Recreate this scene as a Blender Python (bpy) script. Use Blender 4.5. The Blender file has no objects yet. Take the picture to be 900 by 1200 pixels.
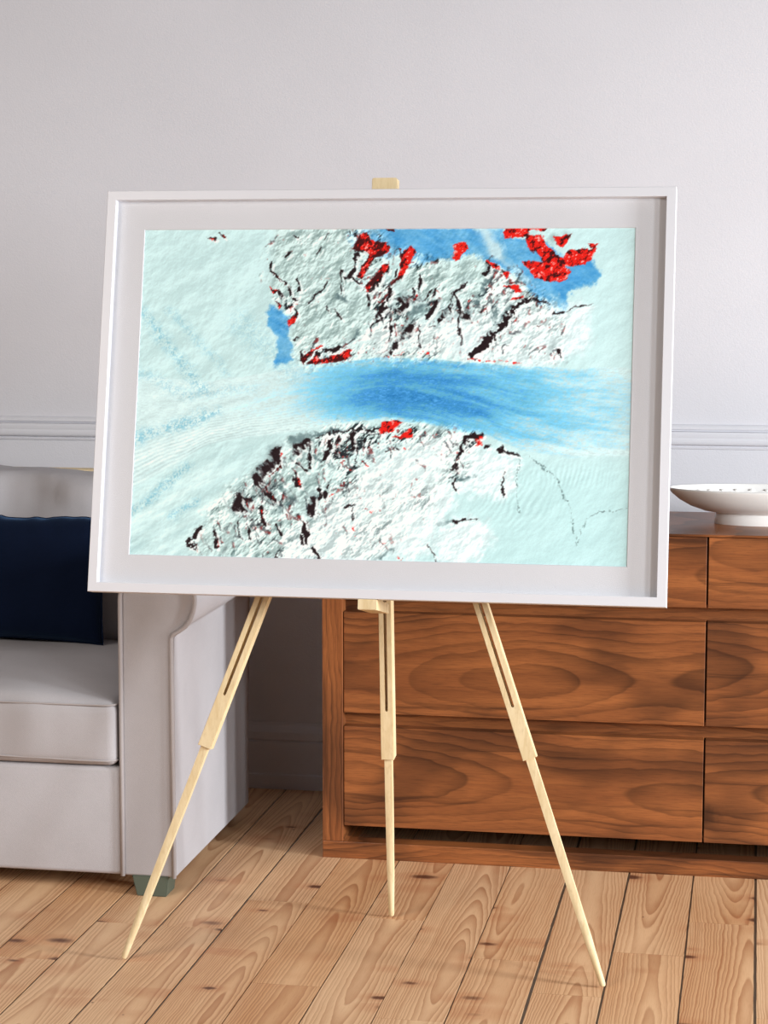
import bpy, bmesh, math, random
import numpy as np
from mathutils import Vector, Matrix

random.seed(4)
scene = bpy.context.scene
COL = scene.collection
for s in (scene.view_settings,):
    s.view_transform = 'Standard'; s.look = 'None'; s.gamma = 1.0; s.use_curve_mapping = False
    s.exposure = 0.07

# ------------------------------------------------------------------ helpers
def lin(c):
    return tuple(((v/255)/12.92 if v/255 <= .04045 else ((v/255+.055)/1.055)**2.4) for v in c)

def thing(name, label, cat, loc=(0, 0, 0), group=None):
    o = bpy.data.objects.new(name, None); COL.objects.link(o)
    o.empty_display_size = .1; o.location = loc
    o['label'] = label; o['category'] = cat
    if group: o['group'] = group
    return o

def origin_of(o):
    p = Vector((0, 0, 0))
    while o is not None:
        p += o.location; o = o.parent
    return p

def obj(name, bm, mat, parent=None, smooth=False, label=None, kind=None, angle=None):
    """links a bmesh, built in world coordinates, as one mesh object"""
    me = bpy.data.meshes.new(name)
    if parent is not None:
        bmesh.ops.translate(bm, verts=bm.verts, vec=-origin_of(parent))
    bmesh.ops.recalc_face_normals(bm, faces=bm.faces)
    bm.to_mesh(me); bm.free()
    me.materials.append(mat)
    if smooth:
        me.polygons.foreach_set('use_smooth', [True]*len(me.polygons))
        if angle: me.set_sharp_from_angle(angle=math.radians(angle))
    o = bpy.data.objects.new(name, me); COL.objects.link(o)
    if parent is not None: o.parent = parent
    if label: o['label'] = label
    if kind: o['kind'] = kind
    return o

def box(bm, x0, x1, y0, y1, z0, z1, bev=0.0, seg=2):
    t = bmesh.new()
    r = bmesh.ops.create_cube(t, size=1)
    for v in t.verts:
        v.co = Vector(((x0+x1)/2 + v.co.x*(x1-x0), (y0+y1)/2 + v.co.y*(y1-y0), (z0+z1)/2 + v.co.z*(z1-z0)))
    if bev > 0:
        bmesh.ops.bevel(t, geom=list(t.edges), offset=bev, segments=seg, profile=.5, affect='EDGES')
    join(bm, t); return bm

def join(bm, t):
    me = bpy.data.meshes.new('tmp'); t.to_mesh(me); t.free(); bm.from_mesh(me); bpy.data.meshes.remove(me)

def prism(bm, pts, axis, a, b, bev=0.0):
    """closed 2-D outline extruded along an axis. axis y: pts are (x,z); axis x: pts are (y,z); axis z: pts are (x,y)"""
    t = bmesh.new()
    def P(p, k):
        return {'y': (p[0], k, p[1]), 'x': (k, p[0], p[1]), 'z': (p[0], p[1], k)}[axis]
    A = [t.verts.new(P(p, a)) for p in pts]; B = [t.verts.new(P(p, b)) for p in pts]
    n = len(pts)
    fa = t.faces.new(A); fb = t.faces.new(B[::-1])
    for i in range(n): t.faces.new((A[i], A[(i+1) % n], B[(i+1) % n], B[i]))
    if bev > 0:
        bmesh.ops.bevel(t, geom=list(set(list(fa.edges)+list(fb.edges))), offset=bev, segments=3, profile=.5, affect='EDGES')
    join(bm, t); return bm

def tube(bm, pts, r, n=8, closed=False):
    pts = [Vector(p) for p in pts]; rings = []; m = len(pts)
    up = Vector((.13, .27, .95))
    for i, p in enumerate(pts):
        a = pts[(i-1) % m] if closed or i > 0 else p
        b = pts[(i+1) % m] if closed or i < m-1 else p
        d = (b-a).normalized()
        u = d.cross(up)
        if u.length < .2: u = d.cross(Vector((1, 0, 0)))
        u.normalize(); w = d.cross(u)
        rings.append([bm.verts.new(p + r*(math.cos(2*math.pi*k/n)*u + math.sin(2*math.pi*k/n)*w)) for k in range(n)])
    for i in range(m if closed else m-1):
        A, B = rings[i], rings[(i+1) % m]
        for k in range(n): bm.faces.new((A[k], A[(k+1) % n], B[(k+1) % n], B[k]))
    if not closed:
        bm.faces.new(rings[0][::-1]); bm.faces.new(rings[-1])
    return bm

# ------------------------------------------------------------------ node helper
class Nt:
    def __init__(self, name):
        self.m = bpy.data.materials.new(name); self.m.use_nodes = True
        self.t = self.m.node_tree; self.t.nodes.clear()
        self.out = self.t.nodes.new('ShaderNodeOutputMaterial')
        self.b = self.t.nodes.new('ShaderNodeBsdfPrincipled')
        self.t.links.new(self.b.outputs[0], self.out.inputs[0])
    def put(self, inp, v):
        if isinstance(v, bpy.types.NodeSocket): self.t.links.new(v, inp)
        else: inp.default_value = v
    def math(self, op, a, b=0.0, c=None, clamp=False):
        n = self.t.nodes.new('ShaderNodeMath'); n.operation = op; n.use_clamp = clamp
        self.put(n.inputs[0], a); self.put(n.inputs[1], b)
        if c is not None: self.put(n.inputs[2], c)
        return n.outputs[0]
    def xyz(self, x, y, z):
        n = self.t.nodes.new('ShaderNodeCombineXYZ')
        for i, v in enumerate((x, y, z)): self.put(n.inputs[i], v)
        return n.outputs[0]
    def sep(self, v):
        n = self.t.nodes.new('ShaderNodeSeparateXYZ'); self.put(n.inputs[0], v); return n.outputs
    def noise(self, vec, scale=1.0, detail=2.0, rough=.5, dist=0.0):
        n = self.t.nodes.new('ShaderNodeTexNoise'); self.put(n.inputs['Vector'], vec)
        n.inputs['Scale'].default_value = scale; n.inputs['Detail'].default_value = detail
        n.inputs['Roughness'].default_value = rough; n.inputs['Distortion'].default_value = dist
        return n.outputs[0]
    def voronoi(self, vec, scale=1.0, rnd=1.0):
        n = self.t.nodes.new('ShaderNodeTexVoronoi'); self.put(n.inputs['Vector'], vec)
        n.inputs['Scale'].default_value = scale; n.inputs['Randomness'].default_value = rnd
        return n.outputs['Distance'], n.outputs['Color']
    def ramp(self, f, a, b):
        n = self.t.nodes.new('ShaderNodeMapRange'); n.interpolation_type = 'SMOOTHSTEP'
        self.put(n.inputs[0], f); n.inputs[1].default_value = a; n.inputs[2].default_value = b
        return n.outputs[0]
    def mix(self, f, a, b, mode='MIX'):
        n = self.t.nodes.new('ShaderNodeMix'); n.data_type = 'RGBA'; n.blend_type = mode
        self.put(n.inputs[0], f)
        for i, v in ((6, a), (7, b)):
            self.put(n.inputs[i], v if isinstance(v, bpy.types.NodeSocket) else (*v, 1.0))
        return n.outputs[2]
    def attr(self, name):
        n = self.t.nodes.new('ShaderNodeAttribute'); n.attribute_name = name; return n
    def objco(self):
        n = self.t.nodes.new('ShaderNodeTexCoord'); return n.outputs['Object']
    def objrnd(self):
        n = self.t.nodes.new('ShaderNodeObjectInfo'); return n.outputs['Random']
    def bump(self, h, strength, dist):
        n = self.t.nodes.new('ShaderNodeBump'); n.inputs['Strength'].default_value = strength
        n.inputs['Distance'].default_value = dist; self.put(n.inputs['Height'], h)
        self.t.links.new(n.outputs[0], self.b.inputs['Normal'])
    def set(self, color=None, rough=None, spec=None, sheen=None, coat=None):
        if color is not None: self.put(self.b.inputs['Base Color'], color if isinstance(color, bpy.types.NodeSocket) else (*color, 1))
        if rough is not None: self.put(self.b.inputs['Roughness'], rough)
        if spec is not None: self.b.inputs['Specular IOR Level'].default_value = spec
        if sheen is not None:
            self.b.inputs['Sheen Weight'].default_value = sheen[0]; self.b.inputs['Sheen Roughness'].default_value = sheen[1]
            self.b.inputs['Sheen Tint'].default_value = (*sheen[2], 1)
        if coat is not None: self.b.inputs['Coat Weight'].default_value = coat
        return self.m

def wall_paint(name, c, s=260):
    n = Nt(name); co = n.objco()
    a = n.noise(co, s, 3, .6); b = n.noise(co, 2.2, 3, .5)
    col = n.mix(n.ramp(b, .25, .75), [v*.975 for v in c], [min(1, v*1.02) for v in c])
    n.bump(a, .16, .004); return n.set(col, .82, .25)

def fabric(name, c, s=700, bump=.35, sheen=None, mott=.06):
    n = Nt(name); co = n.objco()
    x, y, z = n.sep(co)
    w = n.math('MULTIPLY', n.math('SINE', n.math('MULTIPLY', n.math('ADD', x, y), s*2.2)), n.math('SINE', n.math('MULTIPLY', z, s*2.2)))
    f = n.noise(co, s, 2, .6); g = n.noise(co, 7, 4, .55)
    h = n.math('ADD', n.math('MULTIPLY', w, .25), f)
    col = n.mix(n.ramp(f, .3, .7), [v*(1-mott) for v in c], [min(1, v*(1+mott)) for v in c])
    col = n.mix(n.ramp(g, .3, .7), col, n.mix(.5, col, [v*.9 for v in c]))
    n.bump(h, bump, .0015); return n.set(col, .92, .15, sheen)

def flat_paint(name, c, rough=.45, spec=.35, bump=0.05):
    n = Nt(name); co = n.objco(); a = n.noise(co, 420, 2, .5); b = n.noise(co, 9, 2, .5)
    col = n.mix(n.ramp(b, .3, .7), [v*.985 for v in c], c)
    n.bump(a, bump, .001); return n.set(col, rough, spec)

def grain(n, al, ac, th, seed, freq, h0, h1, hf, warp, wf, sharp):
    """annual rings of a sawn board: along, across and thickness coordinates in metres -> 0..1 late-wood amount"""
    base = n.xyz(n.math('MULTIPLY', al, wf[0]), n.math('MULTIPLY', ac, wf[1]), n.math('ADD', n.math('MULTIPLY', th, wf[1]), seed))
    wob = n.math('SUBTRACT', n.noise(base, 1, 3, .55), .5)
    hh = n.math('ADD', h0, n.math('MULTIPLY', h1, n.noise(n.xyz(n.math('MULTIPLY', al, hf), n.math('MULTIPLY', ac, hf*.6), n.math('ADD', seed, 7.7)), 1, 1.5, .5)))
    wob2 = n.math('MULTIPLY', n.math('SUBTRACT', n.noise(n.xyz(n.math('MULTIPLY', al, 15), n.math('MULTIPLY', ac, 26), seed), 1, 2, .5), .5), warp*.3)
    uu = n.math('ADD', n.math('ADD', n.math('ADD', ac, wob2), n.math('MULTIPLY', wob, warp)), n.math('MULTIPLY', n.math('SUBTRACT', n.noise(n.xyz(seed, n.math('MULTIPLY', al, .35), 3.1), 1, 0, .5), .5), .16))
    R = n.math('SQRT', n.math('ADD', n.math('MULTIPLY', uu, uu), n.math('MULTIPLY', hh, hh)))
    rr = n.math('MULTIPLY', R, freq)
    rr = n.math('ADD', rr, n.math('MULTIPLY', n.noise(n.xyz(rr, seed, 1.3), .6, 2, .6), 1.6))
    s = n.math('FRACT', rr)
    up = n.math('POWER', s, sharp); fall = n.math('SUBTRACT', 1.0, n.ramp(s, .9, 1.0))
    return n.math('MULTIPLY', up, fall), rr

def pine_floor():
    n = Nt('pine_boards'); sx = n.sep(n.attr('board_coord').outputs['Vector'])
    u, v, rnd = sx[0], sx[1], sx[2]
    seed = n.math('MULTIPLY', rnd, 37.0)
    late, rr = grain(n, v, u, 0.0, seed, 215.0, .012, .11, .6, .022, (1.8, 9.0), 1.5)
    soft = n.noise(n.xyz(n.math('MULTIPLY', u, 9), n.math('MULTIPLY', v, 1.1), seed), 1, 4, .6)
    fib = n.noise(n.xyz(n.math('MULTIPLY', u, 620), n.math('MULTIPLY', v, 26), seed), 1, 2, .6)
    vary = n.noise(n.xyz(seed, .5, .5), 1.7, 0, .5)
    c = n.mix(n.ramp(soft, .28, .74), PINE[0], PINE[1])
    c = n.mix(n.ramp(vary, .3, .7), c, n.mix(.5, c, PINE[2]))
    c = n.mix(n.math('MULTIPLY', late, n.math('ADD', .40, n.math('MULTIPLY', n.ramp(soft, .25, .7), .5))), c, PINE[3])
    c = n.mix(n.math('MULTIPLY', n.ramp(fib, .45, .8), .16), c, PINE[3])
    # spike knots lying across the boards
    wv = n.math('SUBTRACT', n.noise(n.xyz(n.math('MULTIPLY', u, 60), n.math('MULTIPLY', v, 60), seed), 1, 2, .5), .5)
    kv = n.xyz(n.math('ADD', n.math('MULTIPLY', u, 6.0), seed), n.math('ADD', n.math('MULTIPLY', v, 11.5), n.math('MULTIPLY', wv, .12)), seed)
    d, kc = n.voronoi(kv, 1.0, 1.0)
    keep = n.ramp(n.sep(kc)[0], .42, .45); big = n.math('ADD', .07, n.math('MULTIPLY', n.sep(kc)[1], .21))
    kn = n.math('MULTIPLY', n.ramp(n.math('DIVIDE', d, big), 1.0, .45), keep)
    halo = n.math('MULTIPLY', n.ramp(n.math('DIVIDE', d, big), 2.6, .8), keep)
    c = n.mix(n.math('MULTIPLY', halo, .3), c, PINE[4])
    c = n.mix(n.math('MULTIPLY', kn, .88), c, PINE[5])
    # small nail holes and scuffs
    d2, c2 = n.voronoi(n.xyz(n.math('MULTIPLY', u, 14), n.math('MULTIPLY', v, 9), seed), 1.0, 1.0)
    nail = n.math('MULTIPLY', n.ramp(d2, .05, .02), n.ramp(n.sep(c2)[0], .8, .82))
    c = n.mix(n.math('MULTIPLY', nail, .7), c, PINE[5])
    n.bump(n.math('ADD', n.math('MULTIPLY', late, -.5), n.math('MULTIPLY', fib, .4)), .18, .0012)
    ro = n.math('ADD', .42, n.math('MULTIPLY', fib, .16))
    return n.set(c, ro, .32)

def walnut(name, axis='x'):
    n = Nt(name); x, y, z = n.sep(n.objco()); r = n.math('MULTIPLY', n.objrnd(), 23.0)
    al, ac, th = (x, z, y) if axis == 'x' else ((z, x, y) if axis == 'z' else (y, x, z))
    late, rr = grain(n, al, n.math('SUBTRACT', n.math('FLOORED_MODULO', n.math('SUBTRACT', ac, .058), .283), .1415) if axis == 'x' else ac, th, r, 72.0, .004, .26, .95, .055, (1.5, 7.0), 2.6)
    st = n.noise(n.xyz(n.math('MULTIPLY', al, 1.6), n.math('MULTIPLY', ac, 17), n.math('ADD', n.math('MULTIPLY', th, 9), r)), 1, 4, .6, .4)
    fib = n.noise(n.xyz(n.math('MULTIPLY', al, 24), n.math('MULTIPLY', ac, 420), n.math('ADD', n.math('MULTIPLY', th, 420), r)), 1, 3, .65)
    bl = n.noise(n.xyz(n.math('MULTIPLY', al, 3.2), n.math('MULTIPLY', ac, 6), n.math('ADD', th, r)), 1, 2, .5)
    c = n.mix(n.ramp(st, .3, .7), WALNUT[0], WALNUT[1])
    c = n.mix(n.math('MULTIPLY', n.ramp(bl, .46, .66), .7), c, WALNUT[2])
    st2 = n.noise(n.xyz(n.math('MULTIPLY', al, 1.1), n.math('MULTIPLY', n.math('ADD', ac, n.math('MULTIPLY', bl, .05)), 38), n.math('ADD', r, 4.4)), 1, 3, .6, .2)
    c = n.mix(n.math('MULTIPLY', n.ramp(st2, .56, .70), .6), c, WALNUT[3])
    c = n.mix(n.math('MULTIPLY', late, n.math('ADD', .42, n.math('MULTIPLY', n.ramp(bl, .35, .7), .45))), c, WALNUT[3])
    c = n.mix(n.math('MULTIPLY', n.ramp(fib, .42, .72), .33), c, WALNUT[3])
    wq = n.math('MULTIPLY', n.math('SUBTRACT', n.noise(n.xyz(n.math('MULTIPLY', al, 30), n.math('MULTIPLY', ac, 30), r), 1, 3, .6), .5), .25)
    d, kc = n.voronoi(n.xyz(n.math('ADD', n.math('MULTIPLY', al, 2.6), wq), n.math('ADD', n.math('MULTIPLY', ac, 5.2), wq), n.math('ADD', r, n.math('MULTIPLY', th, 2))), 1.0, 1.0)
    kn = n.math('MULTIPLY', n.ramp(d, .2, .03), n.ramp(n.sep(kc)[0], .6, .64))
    c = n.mix(n.math('MULTIPLY', kn, .7), c, WALNUT[4])
    n.bump(n.math('ADD', n.math('MULTIPLY', fib, .6), n.math('MULTIPLY', late, -.3)), .12, .0008)
    return n.set(c, n.math('ADD', .34, n.math('MULTIPLY', fib, .12)), .4)

def birch(name, axis='z'):
    n = Nt(name); x, y, z = n.sep(n.objco()); r = n.math('MULTIPLY', n.objrnd(), 11.0)
    st = n.noise(n.xyz(n.math('MULTIPLY', x, 90), n.math('MULTIPLY', y, 90), n.math('ADD', n.math('MULTIPLY', z, 9), r)), 1, 4, .6, .6)
    fl = n.noise(n.xyz(n.math('MULTIPLY', x, 160), n.math('MULTIPLY', y, 160), n.math('MULTIPLY', z, 60)), 1, 3, .6)
    c = n.mix(n.ramp(st, .3, .7), BIRCH[0], BIRCH[1]); c = n.mix(n.math('MULTIPLY', n.ramp(fl, .5, .75), .4), c, BIRCH[2])
    n.bump(fl, .08, .001); return n.set(c, .55, .3)
PRINT_RES = (700, 467)
PRINT_GAIN = 1.03
LIGHTS = [
 ('window_far', (3.9, 3.2, 1.40), (-.9, 4.6, .4), .7, 1.1, 122, (.93, .97, 1)),
 ('window_middle', (3.9, 1.45, 1.95), (-.9, 4.5, .2), .5, 1.3, 46, (.93, .97, 1)),
 ('window_near', (3.9, -.6, 2.00), (-.9, 4.5, .2), .6, 1.3, 54, (.93, .97, 1)),
 ('fill_light_right', (2.1, -.4, 3.1), (-.9, 4.0, .0), 1.8, 1.8, 12, (1, .92, .84)),  # unseen soft fill, added from above front to brighten the floor
 ('fill_light_left', (-3.0, .9, 2.8), (-2.2, 4.4, .1), 1.6, 1.6, 42, (1, .92, .85)),  # unseen warm fill, added to lift the sofa cushions and left wall
]
WORLD = ((1, .84, .74), .055)
PRINT_POLYGONS = {
 'blue': [[(467,0),(743,2),(756,41),(792,90),(842,137),(869,184),(843,167),(804,125),(754,79),(693,58),(649,63),(597,72),(566,82),(551,58),(491,63),(522,40),(483,25),(462,0)],[(739,-1),(769,23),(839,32),(883,68),(925,59),(946,90),(927,121),(889,125),(880,172),(853,167),(821,128),(782,90),(757,51)],[(274,160),(296,174),(318,196),(316,220),(329,270),(290,283),(293,235),(275,199)],[(427,13),(453,0),(489,1),(468,22),(440,39)]],
 'plateau': [[(273,57),(283,-1),(426,0),(452,57),(440,107),(472,132),(485,172),(504,181),(462,225),(418,243),(377,243),(343,270),(328,226),(327,185),(309,146),(276,119)],[(519,111),(580,79),(702,67),(729,111),(670,163),(600,146),(547,137)]],
 'white': [[(688,445),(783,457),(799,474),(785,539),(743,545),(682,534),(665,529),(674,498)],[(645,604),(715,587),(749,629),(721,674),(662,685),(621,649)],[(397,584),(455,514),(558,443),(644,412),(671,441),(663,579),(609,658),(514,680),(312,682),(328,629)],[(471,243),(508,195),(567,202),(636,181),(705,167),(768,132),(816,149),(931,160),(930,232),(880,267),(854,281),(708,270),(498,260)]],
 'rough': [[(262,57),(292,-1),(471,1),(526,40),(597,72),(701,62),(772,97),(842,149),(885,173),(880,267),(708,270),(499,264),(343,279),(328,217),(276,137)],[(128,677),(156,598),(211,539),(256,491),(320,446),(434,413),(530,400),(678,415),(713,427),(681,510),(615,580),(514,677),(196,684)]],
 'red': [[(468,8),(479,22),(493,29),(520,36),(517,47),(491,61),(474,87),(462,102),(453,96),(468,72),(482,54),(460,48),(442,45),(449,25)],[(568,38),(572,47),(562,72),(555,89),(549,105),(532,116),(525,119),(540,105),(545,81),(542,61),(549,51)],[(516,72),(506,96),(488,116),(476,132),(472,123),(492,96),(504,79)],[(666,32),(673,37),(678,46),(670,51),(661,63),(651,65),(652,35)],[(510,-1),(528,-1),(524,8),(512,6)],[(748,9),(764,-1),(802,-1),(799,17),(783,18),(756,23)],[(799,15),(830,17),(834,39),(853,50),(872,66),(889,50),(908,45),(933,47),(927,64),(903,78),(874,80),(887,94),(877,106),(849,109),(815,102),(804,88),(792,72),(818,74),(835,73),(831,64),(812,50),(799,36)],[(852,19),(885,17),(880,29),(871,40),(858,31)],[(717,67),(738,74),(745,85),(728,79)],[(749,86),(768,93),(762,100)],[(753,120),(781,120),(788,128),(759,125)],[(768,146),(795,139),(784,148)],[(272,121),(279,126),(292,128),(280,133)],[(286,151),(297,160),(294,167)],[(332,178),(327,194),(315,203),(313,194)],[(343,265),(365,256),(388,245),(369,259),(349,279)],[(359,279),(375,264),(393,270),(415,259),(450,252),(444,269),(398,275)],[(519,396),(554,396),(539,412),(515,423)],[(576,410),(578,424),(540,429),(557,420)],[(710,424),(720,429),(708,432)],[(713,434),(720,439),(710,441)],[(786,2),(838,-1),(831,6)],[(921,36),(938,35),(928,45)]],
 'black': [[(538,146),(550,137),(573,141),(579,149),(568,158),(552,176),(543,181),(536,172),(547,158)],[(579,197),(572,213),(553,225),(547,242),(516,264),(524,251),(545,234),(555,213),(567,202)],[(652,155),(649,176),(631,188),(620,191),(627,177),(640,163)],[(677,111),(672,125),(660,130),(667,116)],[(376,552),(388,555),(384,583),(374,588),(370,574)],[(290,459),(311,453),(309,481),(287,508),(275,522),(298,551),(304,569),(283,552),(261,529),(255,508)],[(226,539),(238,538),(235,552),(250,556),(246,584),(224,584),(211,574),(218,558)],[(339,442),(367,437),(364,449),(347,463),(337,463)],[(469,40),(490,43),(473,57),(446,50)],[(854,19),(873,19),(859,31)],[(672,174),(688,170),(685,184),(672,183)]],
}
PRINT_STROKES = {
 'black': [(4,[(450,57),(449,75),(443,96),(431,105)]),(3,[(476,133),(480,149),(479,167)]),(4,[(525,125),(524,146),(509,158),(501,176),(508,185),(487,202)]),(3,[(527,190),(527,213),(524,230)]),(2,[(588,204),(583,234),(589,247)]),(3,[(677,114),(655,132),(662,146),(665,172)]),(2,[(625,114),(612,141)]),(4,[(617,155),(609,169),(601,184)]),(2,[(667,177),(666,216),(676,238)]),(2,[(569,123),(575,141)]),(2,[(584,97),(586,112),(581,125)]),(3,[(544,58),(548,89),(545,104)]),(5,[(516,79),(493,114),(480,133),(472,121)]),(3,[(534,86),(531,100)]),(7,[(806,144),(792,153),(769,179),(743,212)]),(8,[(743,212),(721,235),(694,261)]),(2,[(809,142),(828,147),(849,156)]),(2.5,[(856,172),(879,170),(897,163)]),(1.5,[(897,163),(933,153)]),(3,[(719,71),(725,83),(713,97)]),(2,[(867,244),(873,262)]),(2,[(666,198),(674,240)]),(3,[(657,134),(642,160)]),(3,[(274,74),(276,92),(296,105),(306,116)]),(3,[(294,133),(298,141)]),(3,[(315,125),(318,137)]),(5,[(331,149),(312,169)]),(4,[(330,169),(328,181),(315,194)]),(2,[(421,89),(423,132)]),(2,[(392,114),(383,128),(364,141),(358,155)]),(2,[(410,167),(425,187)]),(2,[(394,160),(398,171)]),(2,[(329,233),(337,227)]),(2,[(434,105),(470,116),(467,132)]),(3,[(331,105),(333,125)]),(3,[(346,256),(343,270)]),(4,[(378,263),(392,255),(427,243)]),(2,[(320,16),(329,18)]),(2,[(390,14),(383,25)]),(2,[(376,43),(368,52)]),(2,[(312,51),(305,60)]),(3,[(225,607),(232,631)]),(2,[(247,610),(257,638)]),(4,[(274,576),(281,609)]),(3,[(305,609),(322,629)]),(5,[(150,615),(126,649),(140,661)]),(3,[(181,627),(186,657)]),(3,[(345,482),(366,498)]),(3,[(368,449),(373,494)]),(4,[(342,502),(350,526)]),(5,[(408,436),(414,452),(397,476)]),(3,[(429,427),(427,460)]),(5,[(457,423),(455,451)]),(2,[(467,451),(466,481)]),(2,[(482,432),(479,444)]),(2,[(500,431),(495,444)]),(2.5,[(518,407),(490,414),(450,415),(416,420),(381,431)]),(4,[(393,538),(397,550)]),(4,[(407,542),(409,556)]),(3,[(417,518),(410,532)]),(4,[(362,608),(374,640)]),(3,[(359,629),(364,644)]),(3,[(447,573),(454,569)]),(2,[(450,569),(468,566),(464,597)]),(2,[(637,674),(617,639)]),(2,[(525,459),(549,450)]),(2,[(312,669),(307,682)]),(3,[(385,652),(398,671)]),(6,[(713,420),(691,422),(681,448),(665,488)]),(3,[(726,444),(738,441)]),(4,[(754,452),(765,449)]),(2,[(765,450),(795,459)]),(2.5,[(765,495),(767,541)]),(2,[(669,510),(670,529)]),(3,[(718,587),(688,594),(667,596)]),(3,[(139,17),(152,20)]),(2,[(160,11),(170,17)]),(2,[(608,128),(596,149)]),(3,[(496,185),(516,163)]),(2,[(607,202),(615,198)])],
 'gray': [(8,[(721,79),(724,102),(707,132),(701,149)]),(6,[(595,158),(583,169),(566,186)]),(3,[(589,434),(609,413)]),(5,[(548,652),(524,673)]),(4,[(673,510),(707,503)]),(4,[(667,596),(638,599)]),(4,[(414,137),(441,155)]),(6,[(427,243),(461,216)]),(6,[(328,437),(434,415)]),(6,[(315,534),(342,559)]),(5,[(299,586),(334,568)]),(5,[(383,471),(419,488)]),(7,[(747,146),(731,184)]),(4,[(780,149),(724,224)])],
 'red': [(1.5,[(516,264),(537,262),(560,256)]),(2,[(579,256),(617,258)]),(2,[(689,266),(725,271),(796,273)]),(2,[(313,464),(309,492),(289,510)]),(2,[(283,534),(300,560)]),(2,[(249,552),(244,580)]),(1.5,[(349,507),(354,529)]),(1.5,[(431,431),(428,453)]),(1.5,[(276,583),(282,604)]),(1.5,[(143,652),(145,666)]),(1.5,[(187,632),(190,655)]),(1.5,[(480,479),(493,492)]),(2,[(528,637),(537,637)]),(1.5,[(559,667),(566,674)]),(1.5,[(418,549),(428,539)]),(1.5,[(489,572),(503,579)]),(1.5,[(465,592),(468,626)]),(2,[(141,20),(152,22)]),(1.5,[(166,13),(173,17)]),(1.5,[(684,155),(697,137)]),(1.5,[(278,92),(304,117)]),(2,[(333,155),(314,173)]),(1.5,[(446,488),(467,496)]),(1.5,[(558,446),(569,451)]),(2,[(578,137),(572,149)]),(1.5,[(775,189),(785,184)]),(1.5,[(823,201),(833,198)]),(1.5,[(622,128),(627,137)])],
 'fleck': [(1.6,[(795,462),(792,529),(800,572)]),(1.6,[(812,462),(864,494),(884,531),(903,573),(914,639)]),(1,[(914,639),(931,584),(956,570),(1014,562)])],
}
def paint_print(W, H):
    """Colours of the printed satellite view, as an H x W x 3 array of sRGB values (row 0 at the top)."""
    rng = np.random.default_rng(7)
    X, Y = np.meshgrid((np.arange(W) + .5) / W * 1016, (np.arange(H) + .5) / H * 678)
    def noise(x, y):
        g = noise.g
        xi = np.floor(x).astype(int); yi = np.floor(y).astype(int)
        fx = x - xi; fy = y - yi
        fx = fx*fx*fx*(fx*(fx*6-15)+10); fy = fy*fy*fy*(fy*(fy*6-15)+10)
        a = g[yi % 256, xi % 256]; b = g[yi % 256, (xi+1) % 256]
        c = g[(yi+1) % 256, xi % 256]; d = g[(yi+1) % 256, (xi+1) % 256]
        return (a*(1-fx)+b*fx)*(1-fy) + (c*(1-fx)+d*fx)*fy
    noise.g = rng.uniform(-1, 1, (256, 256))
    def fbm(x, y, s, o=4, k=.5):
        t = 0; a = 1; n = 0
        for i in range(o):
            t = t + a*noise(x/s + 17.3*i, y/s + 5.1*i); n += a; a *= k; s /= 2.03
        return t/n
    def ridged(x, y, s, o=5):
        t = 0; a = 1; n = 0
        for i in range(o):
            t = t + a*(1 - 2*np.abs(noise(x/s + 31*i, y/s + 11*i))); n += a; a *= .52; s /= 2.1
        return t/n
    def sstep(a, b, x):
        t = np.clip((x-a)/(b-a), 0, 1); return t*t*(3-2*t)
    def segdist(px, py, a, b):
        dx, dy = b[0]-a[0], b[1]-a[1]
        t = np.clip(((px-a[0])*dx + (py-a[1])*dy)/(dx*dx+dy*dy+1e-6), 0, 1)
        return np.hypot(px-a[0]-t*dx, py-a[1]-t*dy)
    wx = X + 8*fbm(X, Y, 20, 5, .7); wy = Y + 8*fbm(X+500, Y+90, 20, 5, .7)
    wvar = np.clip(.85 + 1.5*fbm(X, Y, 13, 3, .7), .05, 1.7)
    def box(P, m):
        xs = [q[0] for q in P]; ys = [q[1] for q in P]
        c = lambda t, f, n: int(min(max(t*f, 0), n))
        return (slice(c(min(ys)-m, H/678, H), c(max(ys)+m, H/678, H)), slice(c(min(xs)-m, W/1016, W), c(max(xs)+m, W/1016, W)))
    def poly(P, soft=2., warp=1., grow=0.):
        k = box(P, 40); px = X[k] + (wx-X)[k]*warp; py = Y[k] + (wy-Y)[k]*warp
        d = np.full(px.shape, 1e9); ins = np.zeros(px.shape, bool)
        for i in range(len(P)):
            a, b = P[i-1], P[i]
            d = np.minimum(d, segdist(px, py, a, b))
            if a[1] != b[1]:
                ins ^= ((a[1] > py) != (b[1] > py)) & (px < (b[0]-a[0])*(py-a[1])/(b[1]-a[1]) + a[0])
        o = np.zeros(X.shape); o[k] = sstep(-soft, soft, np.where(ins, d, -d) + grow); return o
    def stroke(P, w, soft=1.3, warp=1.0):
        k = box(P, 30); px = X[k] + (wx-X)[k]*warp; py = Y[k] + (wy-Y)[k]*warp
        d = np.full(px.shape, 1e9)
        for a, b in zip(P[:-1], P[1:]): d = np.minimum(d, segdist(px, py, a, b))
        o = np.zeros(X.shape); o[k] = sstep(soft, -soft, d - w*.9*wvar[k]); return o
    def mix(c, col, m): return c + (np.array(col, float) - c)*m[..., None]
    def union(L, **k):
        m = np.zeros(X.shape)
        for P in L: m = np.maximum(m, poly(P, **k))
        return m
    P, S = PRINT_POLYGONS, PRINT_STROKES
    C = np.zeros((H, W, 3)); C[:] = (199, 232, 234)
    C = mix(C, (190, 227, 229), sstep(500, 800, X)*sstep(430, 520, Y))
    # snow field tone and faint undulation
    und = fbm(X*1.0+Y*.6, Y*1.0-X*.4, 64, 5, .47)
    gy, gx = np.gradient(und); hs = (gx*.8 + gy*.9)*W/10
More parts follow.
